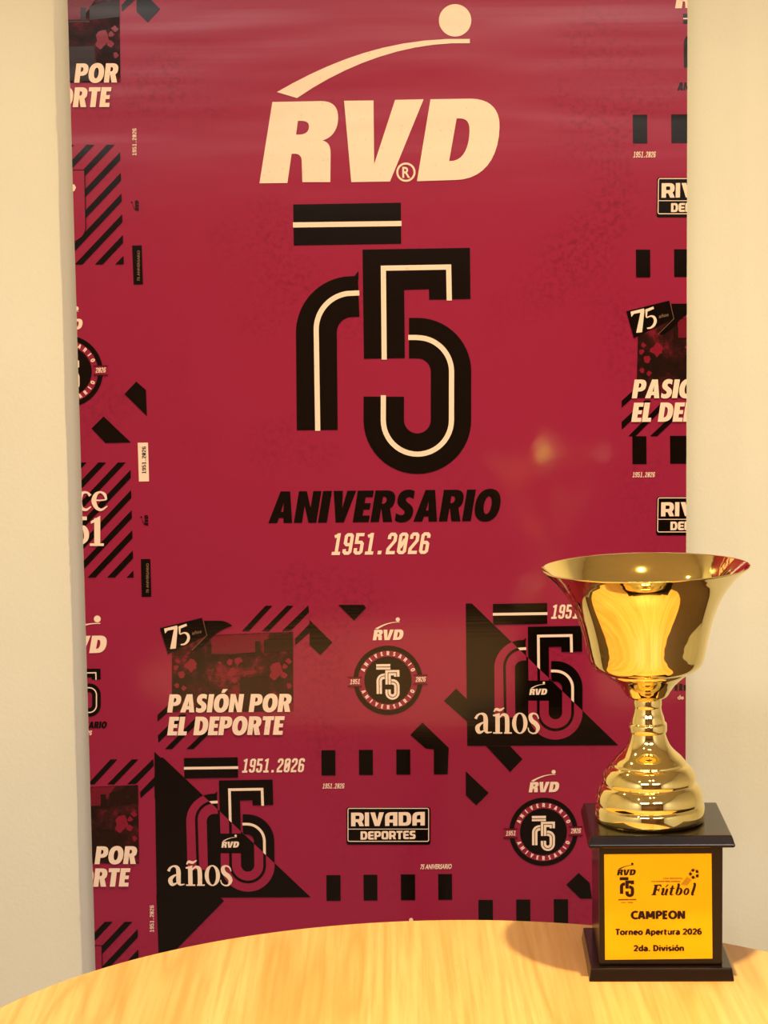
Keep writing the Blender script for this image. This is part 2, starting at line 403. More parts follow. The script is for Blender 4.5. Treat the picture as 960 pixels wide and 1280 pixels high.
SANS = {
 'C': (58, [el(40, 50, 32, 43, 52, 308)]), 'A': (66, [W_((8, 0), (29, 100)), W_((58, 0), (37, 100)), W_((17, 30), (49, 30))]),
 'M': (86, [W_((12, 0), (14, 100)), W_((17, 98), (42, 20)), W_((69, 98), (44, 20)), W_((74, 0), (72, 100))]), 'P': (58, [W_((13, 0), (13, 100)), W_((13, 93), (28, 93)) + el(28, 69, 22, 24, 90, -90)[1:] + W_((13, 45))]),
 'E': (52, [W_((46, 7), (13, 7), (13, 93), (46, 93)), W_((13, 51), (42, 51))]), 'O': (76, [el(38, 50, 30, 43, 0, 360, 24)]),
 'N': (72, [W_((13, 0), (13, 100)), W_((15, 98), (57, 2)), W_((59, 0), (59, 100))]), 'T': (56, [W_((28, 0), (28, 93)), W_((0, 93), (56, 93))]),
 'D': (70, [W_((13, 7), (28, 7)) + el(28, 50, 32, 43, -90, 90)[1:] + W_((13, 93), (13, 0))]),
 'o': (60, [el(30, 35, 22, 29, 0, 360, 22)]), 'r': (40, [W_((12, 0), (12, 70)), W_((12, 44)) + el(32, 42, 20, 22, 170, 78, 8)]),
 'n': (60, [W_((12, 0), (12, 70)), W_((12, 42)) + el(30, 42, 18, 22, 170, 0, 12) + W_((48, 0))]),
 'u': (60, [W_((48, 0), (48, 70)), W_((12, 70), (12, 28)) + el(30, 28, 18, 22, 180, 350, 12)]),
 'e': (57, [W_((9, 37), (48, 37)) + el(29, 35, 20, 29, 4, 318, 18)]), 'p': (62, [W_((12, -24), (12, 70)), el(31, 35, 21, 29, 0, 360, 22)]),
 'd': (62, [W_((50, 0), (50, 104)), el(31, 35, 21, 29, 0, 360, 22)]), 't': (40, [W_((14, 90), (14, 22)) + el(28, 20, 14, 14, 180, 285, 8), W_((2, 63), (36, 63))]),
 'a': (56, [el(26, 42, 18, 22, 150, 0, 10) + W_((44, 0)), el(25, 20, 17, 15, 0, 360, 18)]), 'i': (26, [W_((13, 0), (13, 70)), W_((13, 84), (13, 99))]),
 's': (46, [el(24, 48, 15, 16, 40, 270, 10) + el(24, 19, 15, 13, 90, -140, 10)[0:]]), 'v': (54, [W_((6, 70), (25, 0)), W_((48, 70), (29, 0))]),
 '2': (58, [el(28, 68, 20, 25, 165, -35, 12) + W_((9, 7), (52, 7))]), '0': (60, [el(30, 50, 21, 43, 0, 360, 24)]),
 '6': (60, [el(38, 60, 28, 34, 75, 180, 8) + W_((10, 35)), el(30, 32, 20, 25, 0, 360, 20)]), '.': (26, [W_((13, 0), (13, 17))]), ' ': (26, []),
}
SANS['ó'] = (60, SANS['o'][1] + [W_((26, 82), (40, 104))])
def sans(s, wd=16, gap=5): return lay([(SANS[c][0], [p for st in SANS[c][1] for p in strip(st, wd)]) for c in s], gap)
_bf = {}
def plain(s, bold=0.0):
    """the built-in sans face; cap height scaled to 100"""
    k = (s, bold)
    if k not in _bf:
        cu = bpy.data.curves.new('lettering', 'FONT'); cu.body = s; cu.offset = bold; cu.resolution_u = 4
        ob = bpy.data.objects.new('lettering', cu); C.objects.link(ob)
        bpy.context.view_layer.update()
        me = bpy.data.meshes.new_from_object(ob)
        pl = [[(me.vertices[i].co.x, me.vertices[i].co.y) for i in p.vertices] for p in me.polygons]
        bpy.data.objects.remove(ob); bpy.data.curves.remove(cu); bpy.data.meshes.remove(me)
        x0 = min(p[0] for q in pl for p in q); x1 = max(p[0] for q in pl for p in q)
        sc = 100 / 0.729
        _bf[k] = ([[((x - x0) * sc, y * sc) for x, y in q] for q in pl], (x1 - x0) * sc)
    return _bf[k]
def place(text, bl, br, up):
    """set a laid-out line on a baseline from bl to br with the cap-height vector up (pixels, y down)"""
    polys, W = text
    dx, dy = (br[0] - bl[0]) / W, (br[1] - bl[1]) / W
    return [[(bl[0] + x * dx + y / 100 * up[0], bl[1] + x * dy + y / 100 * up[1]) for x, y in pl] for pl in polys]

class Face:
    """a flat surface that carries print: photo pixels are carried onto it along the view, once, to get its layout"""
    count = 0
    def __init__(s, origin, right, up, normal, bounds=None):
        s.o, s.a, s.b, s.n, s.bounds = Vector(origin), Vector(right), Vector(up), Vector(normal), bounds
    def ab(s, px, py):
        p = hit(px, py, s.o, s.n) - s.o
        return (p.dot(s.a), p.dot(s.b))
    def make(s, name, parent, layers, shift=None, label=None):
        """layers: [(material key, polygons in photo px, layer)]; shift: ((px from), (px to)) moves a copy of a motif"""
        da = db = 0.0
        if shift:
            f, t = s.ab(*shift[0]), s.ab(*shift[1]); da, db = t[0] - f[0], t[1] - f[1]
        V, F, I, mats = [], [], [], []
        s.count += 1
        for key, polys, lay_ in layers:
            if M[key] not in mats: mats.append(M[key])
            mi = mats.index(M[key]); off = 0.0003 + 0.0004 * lay_ + (s.count % 12) * 2e-5
            for ip, pl in enumerate(polys):
                q = [s.ab(*p) for p in pl]; q = [(a + da, b + db) for a, b in q]
                if s.bounds:
                    for (p0, p1) in s.bounds:
                        if not q: break
                        r = half([q], p0, p1); q = r[0] if r else []
                if len(q) < 3: continue
                ar = sum(q[i - 1][0] * q[i][1] - q[i][0] * q[i - 1][1] for i in range(len(q)))
                if abs(ar) < 1e-10: continue
                if ar < 0: q = q[::-1]
                n = len(V)
                o2 = off + (ip % 40) * 2.5e-6
                V += [s.o + s.a * a + s.b * b + s.n * o2 for a, b in q]
                F.append(tuple(range(n, n + len(q)))); I.append(mi)
        if not F: return None
        o = link_mesh(name, V, F, mats, I, parent)
        if label: o['label'] = label
        return o

# ------------------------------------------------------------------ the room
YB = 3.0                 # banner
YW = YB + 0.034          # wall behind it
X0, X1, Y0, ZC = -1.9, 2.3, -2.6, 2.7
def wall(name, lo, hi, m): 
    v, f = box(lo, hi); o = link_mesh(name, v, f, m); o['kind'] = 'structure'; return o
wall('floor', (X0 - .1, Y0 - .1, -.1), (X1 + .1, YW + .1, 0), M['floor'])
wall('ceiling', (X0 - .1, Y0 - .1, ZC), (X1 + .1, YW + .1, ZC + .1), M['ceiling'])
wall('wall_back', (X0 - .1, YW, 0), (X1 + .1, YW + .1, ZC), M['wall'])
wall('wall_left', (X0 - .1, Y0, 0), (X0, YW, ZC), M['wall'])
wall('wall_right', (X1, Y0, 0), (X1 + .1, YW, ZC), M['wall'])
wall('wall_front', (X0 - .1, Y0 - .1, 0), (X1 + .1, Y0, ZC), M['tan'])
for nm, lo, hi in (('baseboard_back', (X0, YW - .012, 0), (X1, YW, .07)),):
    wall(nm, lo, hi, M['doorwood'])
def door(name, x0, x1):
    v, f = join(box((x0, Y0, 0), (x1, Y0 + .04, 2.05)), box((x0 + .12, Y0 + .04, .2), (x1 - .12, Y0 + .05, .95)), box((x0 + .12, Y0 + .04, 1.1), (x1 - .12, Y0 + .05, 1.9)))
    o = link_mesh(name, v, f, M['doorwood']); o['kind'] = 'structure'
door('door_1', 0.75, 1.6)

# ------------------------------------------------------------------ round table
TZ = 0.75
tc, TR = Vector((0.063, 1.936)), 0.526
table = thing('round_table', 'round light beech laminate table with the trophy standing on it', 'table', (tc.x, tc.y, 0))
v, f = lathe([(TR - .004, TZ - .026), (TR - .001, TZ - .022), (TR - .001, TZ - .004), (TR - .0015, TZ - .0015), (TR - .004, TZ)], tc, 192)
top = link_mesh('tabletop', v, f, M['wood'], parent=table)
v, f = lathe([(TR - .001, TZ - .022), (TR, TZ - .0215), (TR, TZ - .0045), (TR - .0012, TZ - .0012)], tc, 192)
link_mesh('edge_band', v, f[:-2], M['edge'], parent=table, smooth=True)
v, f = lathe([(.10, TZ - .034), (.10, TZ - .026)], tc, 48); link_mesh('mounting_plate', v, f, M['steel'], parent=table)
v, f = lathe([(.038, .03), (.038, TZ - .034)], tc, 48); link_mesh('pedestal', v, f, M['steel'], parent=table)
v, f = lathe([(.25, 0), (.25, .008), (.20, .018), (.05, .03), (.038, .034)], tc, 64); link_mesh('base', v, f, M['steel'], parent=table)

# ------------------------------------------------------------------ roll-up banner
bn = Vector((0, -1, 0))
bo = Vector((0, YB, 0))
bf = Face(bo, (1, 0, 0), (0, 0, 1), (0, -1, 0))
tl, bl_ = bf.ab(84.5, 0), bf.ab(119.5, 1215); tr, br_ = bf.ab(859.3, 0), bf.ab(857.2, 880)
def edge_at(p, q, z): return p[0] + (q[0] - p[0]) * (z - p[1]) / (q[1] - p[1])
ZT, ZB = 2.02, 0.09
lt, lb, rt, rb = edge_at(tl, bl_, ZT), edge_at(tl, bl_, ZB), edge_at(tr, br_, ZT), edge_at(tr, br_, ZB)
bf.bounds = [((lt, 5), (lb, -5)), ((rb, -5), (rt, 5))]
# keep = left side in a y-up frame is mirrored, so both edges are stored so that half() keeps the inside
bf.bounds = [((edge_at(tl, bl_, -5), -5), (edge_at(tl, bl_, 5), 5)), ((edge_at(tr, br_, 5), 5), (edge_at(tr, br_, -5), -5))]
bf.bounds = [(b, a) if half([[(0, 1), (0.01, 1), (0, 1.01)]], a, b) == [] else (a, b) for a, b in bf.bounds]
banner = thing('rollup_banner', 'burgundy printed roll-up banner standing against the cream wall behind the table', 'banner', ((lb + rb) / 2, YB, 0))
T = 0.0006
v = [(lb, YB, ZB), (rb, YB, ZB), (rt, YB, ZT), (lt, YB, ZT)]
v += [(x, y + T, z) for x, y, z in v]
f = [(0, 1, 2, 3), (7, 6, 5, 4), (1, 0, 4, 5), (2, 1, 5, 6), (3, 2, 6, 7), (0, 3, 7, 4)]
sheet_o = link_mesh('vinyl_sheet', v, f, M['burg'], parent=banner)
sheet = sub(banner, sheet_o)
v, f = box((lb - .02, YB - .11, .012), (rb + .02, YB + .03, .095)); bevel(link_mesh('cassette', v, f, M['alu'], parent=banner), .012)
for x in (lb + .15, rb - .15):
    v, f = box((x - .02, YB - .22, 0), (x + .02, YB + .03, .012)); bevel(link_mesh('foot', v, f, M['alu'], parent=banner), .003)
v, f = lathe([(.007, .095), (.007, ZT - .01)], ((lb + rb) / 2, YB + .018), 20); link_mesh('support_pole', v, f, M['alu'], parent=banner)
v, f = box((lt, YB - .008, ZT - .012), (rt, YB + .012, ZT + .018)); bevel(link_mesh('top_rail', v, f, M['alu'], parent=banner), .004)
pr = lambda name, layers, shift=None, label=None: bf.make(name, sheet, layers, shift, label)

# --- the sports-club style logo with ball and swoosh (px of the large one)
k5 = lambda x, y: (300 + .375 * x, .375 * y)
def rvd_logo(with_r=True):
    p = []
    for s in ('M108,340 L270,337 C315,337 328,362 327,395 C326,435 305,460 275,468 C298,475 303,490 302,520 L301,607 208,607 206,540 C206,520 198,510 172,513 L158,610 65,611Z M193,403 L187,449 C215,450 229,443 230,422 C230,405 218,402 193,403Z',
              'M347,336 L445,335 447,548 517,333 612,331 500,605 371,607Z',
              'M635,331 L770,329 C840,330 867,370 865,425 C862,530 810,600 715,600 L590,604Z M722,395 L697,537 C750,540 765,480 765,435 C765,400 750,393 722,395Z',
              'M123,307 C300,205 500,122 766,130 L766,144 C560,138 360,210 190,327Z'):
        p += fill(svg(s))
    p += disc(717, 68, 54)
    if with_r:
        p += ring(553, 574, 25.5, 32, n=32)
        p += place(plain('R', 0.02), (541, 592), (567, 592), (0, -37))
    return tf(p, k5)
# --- the 75 emblem (px of the large one)
def emblem_bands():
    b = [[(366.6, 255.6), (501, 253.4), (501.4, 304.6), (367.3, 306.8)]]
    seven = [(448.2, 371)] + [(x, y) for x, y in arc(441, 416.5, 46, -90, -180)] + [(396, 537.5)]
    seven = [(448.3, 370.4), (443, 370.6)] + arc(440.5, 415.6, 45, -93, -180, 16)[1:] + [(396.6, 537.5)]
    b += strip(seven, 51)
    b += poly((448.2, 338.6), (448.2, 350), (428, 351), (442, 346.5))
    b += poly((453.2, 312), (587.4, 309.8), (588, 373.6), (536.5, 374.6), (536.2, 361.4), (505.2, 362.4), (506, 447.6), (455, 448.4))
    low = [(511.3, 422.6), (520, 422.6)] + arc(521.8, 464.6, 42, -88, 0, 14) + arc(521.7, 525, 42, 0, 180, 24) + [(479.8, 495.8)]
    b += strip(low, 50.5)
    return b
def emblem_lines(wd=6.4):
    l = strip([(366.3, 281.2), (501.9, 279.4)], wd)
    l += strip([(449.2, 366.2), (443, 366.4)] + arc(440.5, 411.6, 45.2, -93, -180, 16)[1:] + [(397.2, 538.4)], wd)
    l += strip([(480.3, 449.4), (479.2, 335.2), (560.8, 333.8), (561.6, 375.6)], wd)
    l += strip([(510.3, 421.8), (520, 421.8)] + arc(521.8, 464.6, 42.6, -88, 0, 14) + arc(521.7, 525, 42.6, 0, 180, 24) + [(479.2, 494)], wd)
    return l
pr('printed_logo', [('white', rvd_logo(), 1)], label='large cream logo of three slanted letters under a ball and swoosh at the banner top')
pr('printed_emblem', [('black', emblem_bands(), 1), ('white', emblem_lines(), 2)], label='large black 75 emblem with cream centre lines')
ANIV = heavy('ANIVERSARIO')
pr('printed_word', [('black', place(ANIV, (335.4, 653.8), (622.0, 651.0), (6.5, -39.5)), 1)], label='black slanted word ANIVERSARIO')
DATE = nums('1951.2026')
pr('printed_date', [('white', place(DATE, (413.5, 693.6), (534.5, 692.2), (4.4, -27)), 1)], label='cream 1951.2026 under the black word')
# small repeats of the whole stack
def stack(s, ox, oy, gap=0.0):
    m = lambda p, g=0: aff(p, ox, oy + g, s, 568.9, 25.5)
    return (('printed_logo', [('white', m(rvd_logo(False)), 1)]),
            ('printed_emblem', [('black', m(emblem_bands(), gap), 1), ('white', m(emblem_lines(6.8), gap), 2)]),
            ('printed_word', [('black', m(place(ANIV, (335.4, 653.8), (622, 651), (6.5, -39.5)), 2.2 * gap), 1)]),
            ('printed_date', [('white', m(place(DATE, (413.5, 693.6), (534.5, 692.2), (4.4, -27)), 2.2 * gap), 1)]))
for args, where in (((.2125, 121.7, 773.6, 1.6), 'small %s cut off by the left edge'), ((.238, 902, -38.0, 0.5), 'small %s cut off by the right edge at the top')):
    for nm, ly in stack(*args): pr(nm, ly, label=where % nm.replace('printed_', ''))

# --- slogan with photo, flag and stripes
z2 = lambda x, y: (180 + x / 4, 740 + y / 4)
def slogan():
    L = []
    L.append(('photo', tf(poly((140, 300), (165, 230), (340, 215), (745, 198), (747, 596), (140, 600)), z2), 1))
    L.append(('sky', tf(poly((335, 218), (630, 205), (600, 250), (560, 300), (335, 316)), z2), 2))
    blobs = [(238, 368, 32), (160, 375, 14), (190, 410, 18), (170, 345, 12), (665, 385, 36), (650, 420, 22), (700, 415, 20), (722, 345, 16),
             (705, 372, 14), (440, 400, 22), (455, 440, 16), (470, 345, 22), (430, 350, 18), (380, 352, 8), (200, 480, 12), (165, 468, 14), (725, 470, 14)]
    bl = []
    rnd = random.Random(3)
    for x, y, r in blobs:
        bl.append([(x + r * rnd.uniform(.55, 1.25) * math.cos(a), y + r * rnd.uniform(.55, 1.25) * math.sin(a)) for a in [2 * math.pi * k / 11 for k in range(11)]])
    L.append(('pink', tf([t for b in bl for t in fill([b])], z2), 2))
    dk = rect(316, 258, 338, 330) + rect(556, 245, 583, 306) + poly((600, 240), (745, 198), (746, 290), (600, 305)) + rect(335, 308, 600, 316) + poly((480, 430), (620, 425), (640, 590), (480, 590))
    L.append(('pdark', tf(dk, z2), 2.5))
    flag = poly((80, 180), (290, 128), (313, 216), (120, 309))
    tail = fill(svg('M300,143 L385,143 C410,146 428,156 442,168 C400,182 365,198 335,232 C312,258 288,280 262,292 L244,288 314,216Z'))
    L.append(('black', tf(flag + tail, z2), 3))
    L.append(('grey', tf(strip([(297, 146), (315, 216), (240, 290)], 2.0), z2), 4))
    n7 = fill([[(101, 182), (166, 166), (169, 176), (160, 281), (131, 284), (150, 186), (118, 192), (106, 207)]])
    n5 = fill([[(173, 171), (212, 157), (216, 168), (184, 181), (182, 208), (176, 210)]]) + pen([(180, 211, 5), (200, 203, 7), (216, 208, 12), (224, 225, 14), (218, 245, 13), (203, 259, 9), (184, 262, 6)])
    L.append(('white', tf(n7 + n5, z2), 4))
    L.append(('grey', tf(place(plain('años', .01), (241, 213), (288, 203), (0, -18)), z2), 4))
    st = [[(608, 68), (642, 68), (525, 195), (490, 195)], [(715, 68), (748, 68), (625, 195), (590, 195)], [(822, 66), (825, 100), (735, 192), (690, 195)],
          [(828, 158), (828, 202), (757, 265), (755, 234)], [(828, 140), (942, 252), (882, 315), (828, 264)],
          [(68, 614), (120, 566), (120, 600), (68, 647)], [(70, 716), (180, 612), (215, 612), (72, 753)],
          [(105, 785), (140, 785), (268, 655), (265, 622)], [(212, 785), (247, 785), (345, 690), (310, 690)]]
    L.append(('black', tf(st, z2), 1))
    L.append(('white', place(heavy('PASIÓN POR', gap=4), (209.2, 890.2), (362.6, 889.4), (3, -22.6)), 5))
    L.append(('white', place(heavy('EL DEPORTE', gap=4), (209.2, 918.8), (353.0, 918.0), (3, -23.2)), 5))
    return L
SL = slogan()
pr('printed_slogan', SL, label='PASIÓN POR EL DEPORTE over a dark photo with a flag, lower left')
pr('printed_slogan', SL, ((363.5, 890), (147.3, 104)), label='part of the slogan at the top of the left edge')
pr('printed_slogan', SL, ((363.5, 890), (170.7, 1080)), label='part of the slogan at the bottom of the left edge')
pr('printed_slogan', SL, ((209.5, 890), (789.8, 497.5)), label='start of the slogan at the right edge')

# --- round badge with its small logo
def badge():
    cx, cy = 485.0, 850.2
    L = [('white', aff(rvd_logo(False), 466, 800.2, .1277, 324.6, 229), 1)]
    L.append(('black', ring(cx, cy, 37.4, 43.2), 1))
    L.append(('black', disc(cx, cy, 29.6, 56), 1))
    L.append(('white', aff(emblem_bands(), 470.2, 829.8, .1315, 366.6, 253.4), 2))
    L.append(('black', aff(emblem_lines(5.5), 470.2, 829.8, .1315, 366.6, 253.4), 3))
    for sx, t, tl_ in ((-1, '1951', 448.2), (1, '2026', 533)):
        x0, x1 = (435.5, 452) if sx < 0 else (517.6, 534)
        y0, y1 = (846.6, 857.6) if sx < 0 else (843.9, 854.6)
        L.append(('burg', rect(x0, y0, x1, y1), 2))
        L.append(('dark', rect(x0 - 1, y0 - .8, x1 + .5, y0 + .7) + rect(x0 - 1, y1 - .7, x1 + .5, y1 + .8), 3))
        L.append(('white', place(nums(t, 7, 13), (x0 + 1.8, y1 - 2.5), (x1 - 2.4, y1 - 3), (.8, -6.2)), 4))
    word = 'ANIVERSARIO'
    for i, ch in enumerate(word):
        adv, pl = glyph(G, ch); s = .052
        a = R(-157 + (134 / 10) * i)
        ux, uy = math.cos(a), math.sin(a)
        L.append(('white', [[(cx + ux * (31.2 + y * s) - uy * (x - adv / 2) * s, cy + uy * (31.2 + y * s) + ux * (x - adv / 2) * s) for x, y in q] for q in pl], 2))
        a = R(155 - (131 / 10) * i)
        ux, uy = math.cos(a), math.sin(a)
        L.append(('white', [[(cx + ux * (36.0 - y * s) + uy * (x - adv / 2) * s, cy + uy * (36.0 - y * s) - ux * (x - adv / 2) * s) for x, y in q] for q in pl], 2))
    return L
BD = badge()
pr('printed_badge', BD, label='round black 75 badge in the middle of the lower banner')
pr('printed_badge', BD, ((485, 850.2), (679.3, 1039.5)), label='round black 75 badge beside the trophy plinth')
pr('printed_badge', BD, ((485, 850.2), (84.7, 464.0)), label='round badge cut off by the left edge')
pr('printed_badge', BD, ((496.8, 774.5), (513.5, 1150.0)), label='ball of a logo just above the table edge')

# --- triangle with the split 75
z3 = lambda x, y: (560 + x * .22917, 740 + y * .22917)
def split75():
    d0, d1 = z3(130, 62), z3(928, 835)
    E = aff(emblem_bands(), 616.1, 754.2, .5035, 366.6, 254.5); Ln = aff(emblem_lines(6.6), 616.1, 754.2, .5035, 366.6, 254.5)
    L = [('black', tf(poly((97, 62), (130, 62), (928, 835), (105, 838)), z3), 1),
         ('black', half(E, d0, d1), 2), ('white', half(Ln, d0, d1), 3), ('burg', half(E, d1, d0), 2), ('black', half(Ln, d1, d0), 3)]
    L.append(('black', tf(rect(432, 482, 552, 580), z3), 3))
    L.append(('white', aff(rvd_logo(False), 661.5, 868.3, .0745, 324.6, 229), 4))
    L.append(('white', place(DATE, (688.3, 773.4), (766.0, 772.6), (2.9, -17.6)), 1))
    w = pen([(150, 690, 16), (160, 672, 12), (178, 662, 9), (197, 668, 18), (205, 690, 24), (205, 745, 24), (214, 764, 12), (238, 762, 5)]) \
        + pen([(207, 705, 5), (180, 716, 12), (160, 737, 24), (168, 762, 20), (190, 758, 9), (208, 738, 5)])
    w += rect(258, 668, 282, 768) + rect(246, 763, 296, 771) + poly((244, 668), (282, 658), (282, 676), (246, 676)) \
        + pen([(276, 688, 5), (296, 668, 12), (315, 672, 20), (322, 695, 24), (322, 768, 24)]) + rect(306, 763, 348, 771) \
        + pen([(250, 652, 5), (262, 638, 14), (284, 642, 14), (306, 630, 5)])
    c = (391, 714)
    w += fill([[(c[0] + 42 * math.cos(t), c[1] + 58 * math.sin(t)) for t in [2 * math.pi * k / 30 for k in range(30)]],
               [(c[0] + 20 * math.cos(-t), c[1] + 51 * math.sin(-t)) for t in [2 * math.pi * k / 30 for k in range(30)]]])
    w += pen([(494, 690, 5), (484, 668, 8), (464, 661, 10), (449, 674, 20), (455, 698, 24), (478, 718, 25), (490, 740, 22), (480, 765, 11), (460, 769, 8), (442, 758, 7), (436, 738, 5)])
    L.append(('white', tf(w, z3), 4))
    return L
S75 = split75()
pr('printed_triangle', S75, label='black triangle splitting a 75, años in cream, beside the cup')
pr('printed_triangle', S75, ((616.1, 754.2), (230.0, 946.8)), label='black triangle splitting a 75, años in cream, at lower left')

# --- loose black bars and angled scraps
row = lambda xs, y0, y1: [[(x0, y0 - i * .45), (x1, y0 - i * .45), (x1 + .2, y1 - i * .45), (x0 + .2, y1 - i * .45)] for i, (x0, x1) in enumerate(xs)]
bars = row([(401.8, 419.2), (448.7, 466), (495.3, 512.8)], 937.6, 969)
bars += row([(408, 425.6), (454.4, 471.6), (501, 518.8), (547.7, 565)], 1093.7, 1125.8)
bars += row([(598, 616), (645.2, 662.8), (692.2, 710)], 1124.7, 1165)
bars += row([(790.9, 808.8), (839, 872)], 143.4, 179) + row([(794.8, 812.6), (842.5, 872)], 312, 346.6) + row([(790.3, 807.9), (837.4, 872)], 545.2, 580)
for g in bars: pr('printed_bar', [('black', [g], 1)])
scraps = [[(570, 860.7), (586, 876), (586, 903.7), (555, 876)], [(607.5, 932.3), (637.5, 932.3), (653, 948.7), (637.5, 964.7)],
          [(528, 903), (560.9, 934.6), (559.6, 967.6), (542.3, 967.8), (542.3, 936.5), (532, 935.3), (513, 918.5)],
          [(423, 756), (455, 756), (457.5, 759.8), (442.5, 775.5)], [(582.2, 963.8), (610.7, 991), (595.3, 1006.3), (582.2, 993.8)],
          [(723.4, 1091), (737, 1103.4), (740, 1123), (725.3, 1123), (707.8, 1105.7)],
          [(170.5, 477), (182.5, 487.5), (183.7, 520), (155.7, 492.5)], [(129.5, 520.5), (163.7, 553), (132, 553.7), (114.5, 535.5)],
          [(195.5, 1118), (272, 1118), (280, 1125.8), (212, 1195), (199, 1207)], [(193.0, 939.5), (203, 949), (206, 1124), (196, 1124)]]
for i, s in enumerate(scraps): pr('printed_scrap', [('black', fill([s]), 1)])

# --- shop badge
def shop():
    L = [('black', fill([rrect(433.2, 1009, 538.1, 1055.6, 3)]), 1)]
    o = rrect(435.0, 1010.2, 535.8, 1051.4, 2.0); o.append(o[0])
    L.append(('white', strip(o, 1.0), 2)); L.append(('white', rect(435.4, 1035.7, 535.4, 1036.5), 2))
    L.append(('white', place(heavy('RIVADA', TG, 7), (438.9, 1032.6), (531.0, 1031.6), (0, -17.0)), 2))
    L.append(('white', place(heavy('DEPORTES', TG, 7), (450.7, 1049.4), (519.4, 1048.4), (0, -10.4)), 2))
    return L
SH = shop()
pr('printed_shop_badge', SH, label='black RIVADA DEPORTES box in the lower middle')
pr('printed_shop_badge', SH, ((433.2, 1009), (821.2, 222)), label='shop box cut off high on the right edge')
pr('printed_shop_badge', SH, ((433.2, 1009), (820.7, 621)), label='shop box cut off on the right edge above the cup')

# --- tiny lines
tiny = lambda x0, y0, x1, y1, t='1951 . 2026': place(nums(t.replace(' ', ''), 9, 13), (x0, y1), (x1 - 1, y1 - .2), (1.0, -(y1 - y0)))
pr('printed_line', [('white', tiny(402.9, 979.2, 430.9, 985.6), 1)]); pr('printed_line', [('white', tiny(791.3, 189.6, 820, 197), 1)])
pr('printed_line', [('white', tiny(790.3, 590.2, 819, 596.6), 1)])
pr('printed_line', [('white', place(plain('75 ANIVERSARIO', .03), (525, 1086.2), (564.2, 1085.6), (1, -6)), 1)])
pr('printed_line', [('white', place(plain('de R', .02), (847, 874), (862, 874), (0, -5.4)), 1), ('black', rect(843, 856, 847, 863) + rect(849, 854.5, 853, 863) + rect(854.5, 856, 864, 863), 1)])
def vert(text, x, y0, y1, h): return place(text, (x, y1), (x, y0), (-h, 0))
pr('printed_line', [('white', vert(nums('1951.2026', 9, 13), 170.6, 160.5, 194.5, 5)[:], 1)])
pr('printed_line', [('white', vert(nums('1951.2026', 9, 13), 192.4, 1131.5, 1165, 5), 1)])
def rot_logo(x, y, s): return [[(x + (py - 229) * s, y - (px - 324.6) * s) for px, py in q] for q in rvd_logo(False)]
pr('printed_line', [('black', rot_logo(173.6, 263.6, .044), 1)]); pr('printed_line', [('black', rot_logo(185.4, 657, .044), 1)])
V75 = plain('75 ANIVERSARIO', .02)
pr('printed_tag', [('black', fill([[(165.2, 306.9), (177.2, 306.7), (178.8, 355.5), (167.2, 355.7)]]), 1), ('grey', vert(V75, 174.8, 313, 351, 3.2), 2)], label='small upright black tag on the left')
pr('printed_tag', [('black', fill([[(176.2, 698.8), (188, 698.6), (189.2, 745.8), (177.2, 746)]]), 1), ('grey', vert(V75, 186, 704, 741, 3.2), 2)], label='small upright black tag lower on the left')
pr('printed_tag', [('white', fill([[(172.2, 553.4), (185, 553.2), (186.4, 601.6), (173.8, 601.9)]]), 1), ('black', vert(nums('1951.2026', 9, 13), 182.6, 558, 592, 5), 2)], label='small upright cream tag on the left')

# --- striped blocks on the left edge
def stripes(xr, y0, y1, first, step, th, shield, lean):
    S = []
    for k in range(-12, 14):
        yk = first + step * k
        S += clipbox([[(xr + 8, yk - 8 * 1.06), (xr + 8, yk + th - 8 * 1.06), (xr - 90, yk + th + 90 * 1.06), (xr - 90, yk + 90 * 1.06)]], 60, y0, xr + 8, y1)
    S = half(S, (xr, y0), (xr + lean, y1)) if half([[(xr - 20, y0), (xr - 20, y1), (xr - 30, y1)]], (xr, y0), (xr + lean, y1)) else half(S, (xr + lean, y1), (xr, y0))
    L = [('black', S, 1)]
    if shield:
        sx, sy0, sy1 = shield
        pts = [(60, sy0), (sx, sy0)] + [(sx + 1.5, sy1 - 16)] + bez((sx + 1.5, sy1 - 16), (sx + 1.5, sy1 - 6), (sx - 6, sy1 - 1), (sx - 14, sy1 + 3)) + [(60, sy1 + 8)]
        L.append(('burg', fill([pts]), 2)); L.append(('black', strip(pts[:-1], .9), 3))
    return L
pr('printed_stripes', stripes(149.8, 181, 330.6, 190.5, 26.8, 10.3, (105.8, 212.5, 300), 5) + [('white', fill([[(80, 231), (93, 230.5), (95.3, 234.5), (93, 239), (80, 240)]]), 3)], label='block of slanted stripes high on the left edge')
st2 = stripes(163, 578, 721.8, 587.5, 25.9, 10.3, None, 4)
zc = lambda x, y: (60 + x / 4, 600 + y / 4)
ce = pen([(212, 78, 16), (196, 62, 10), (172, 66, 16), (158, 100, 26), (168, 138, 18), (192, 148, 12), (216, 132, 5)]) \
   + pen([(230, 100, 8), (262, 101, 7), (292, 97, 7)]) + pen([(292, 98, 9), (284, 72, 15), (262, 60, 9), (240, 72, 18), (230, 104, 24), (244, 138, 18), (268, 148, 12), (297, 130, 5)])
ce += rect(232, 190, 262, 322) + rect(210, 316, 280, 329) + poly((214, 206), (262, 178), (262, 198), (216, 218)) \
   + pen([(150, 240, 14), (178, 236, 20), (192, 262, 26), (190, 295, 22), (165, 320, 12), (150, 324, 8)]) + rect(150, 182, 195, 200)
pr('printed_stripes', st2 + [('white', tf(ce, zc), 3)], label='block of slanted stripes with ce and 51 on the left edge')
pr('printed_stripes', stripes(171.8, 1152, 1300, 1161.5, 26.3, 10.3, (127.5, 1181.5, 1290), 5), label='block of slanted stripes at the bottom left')

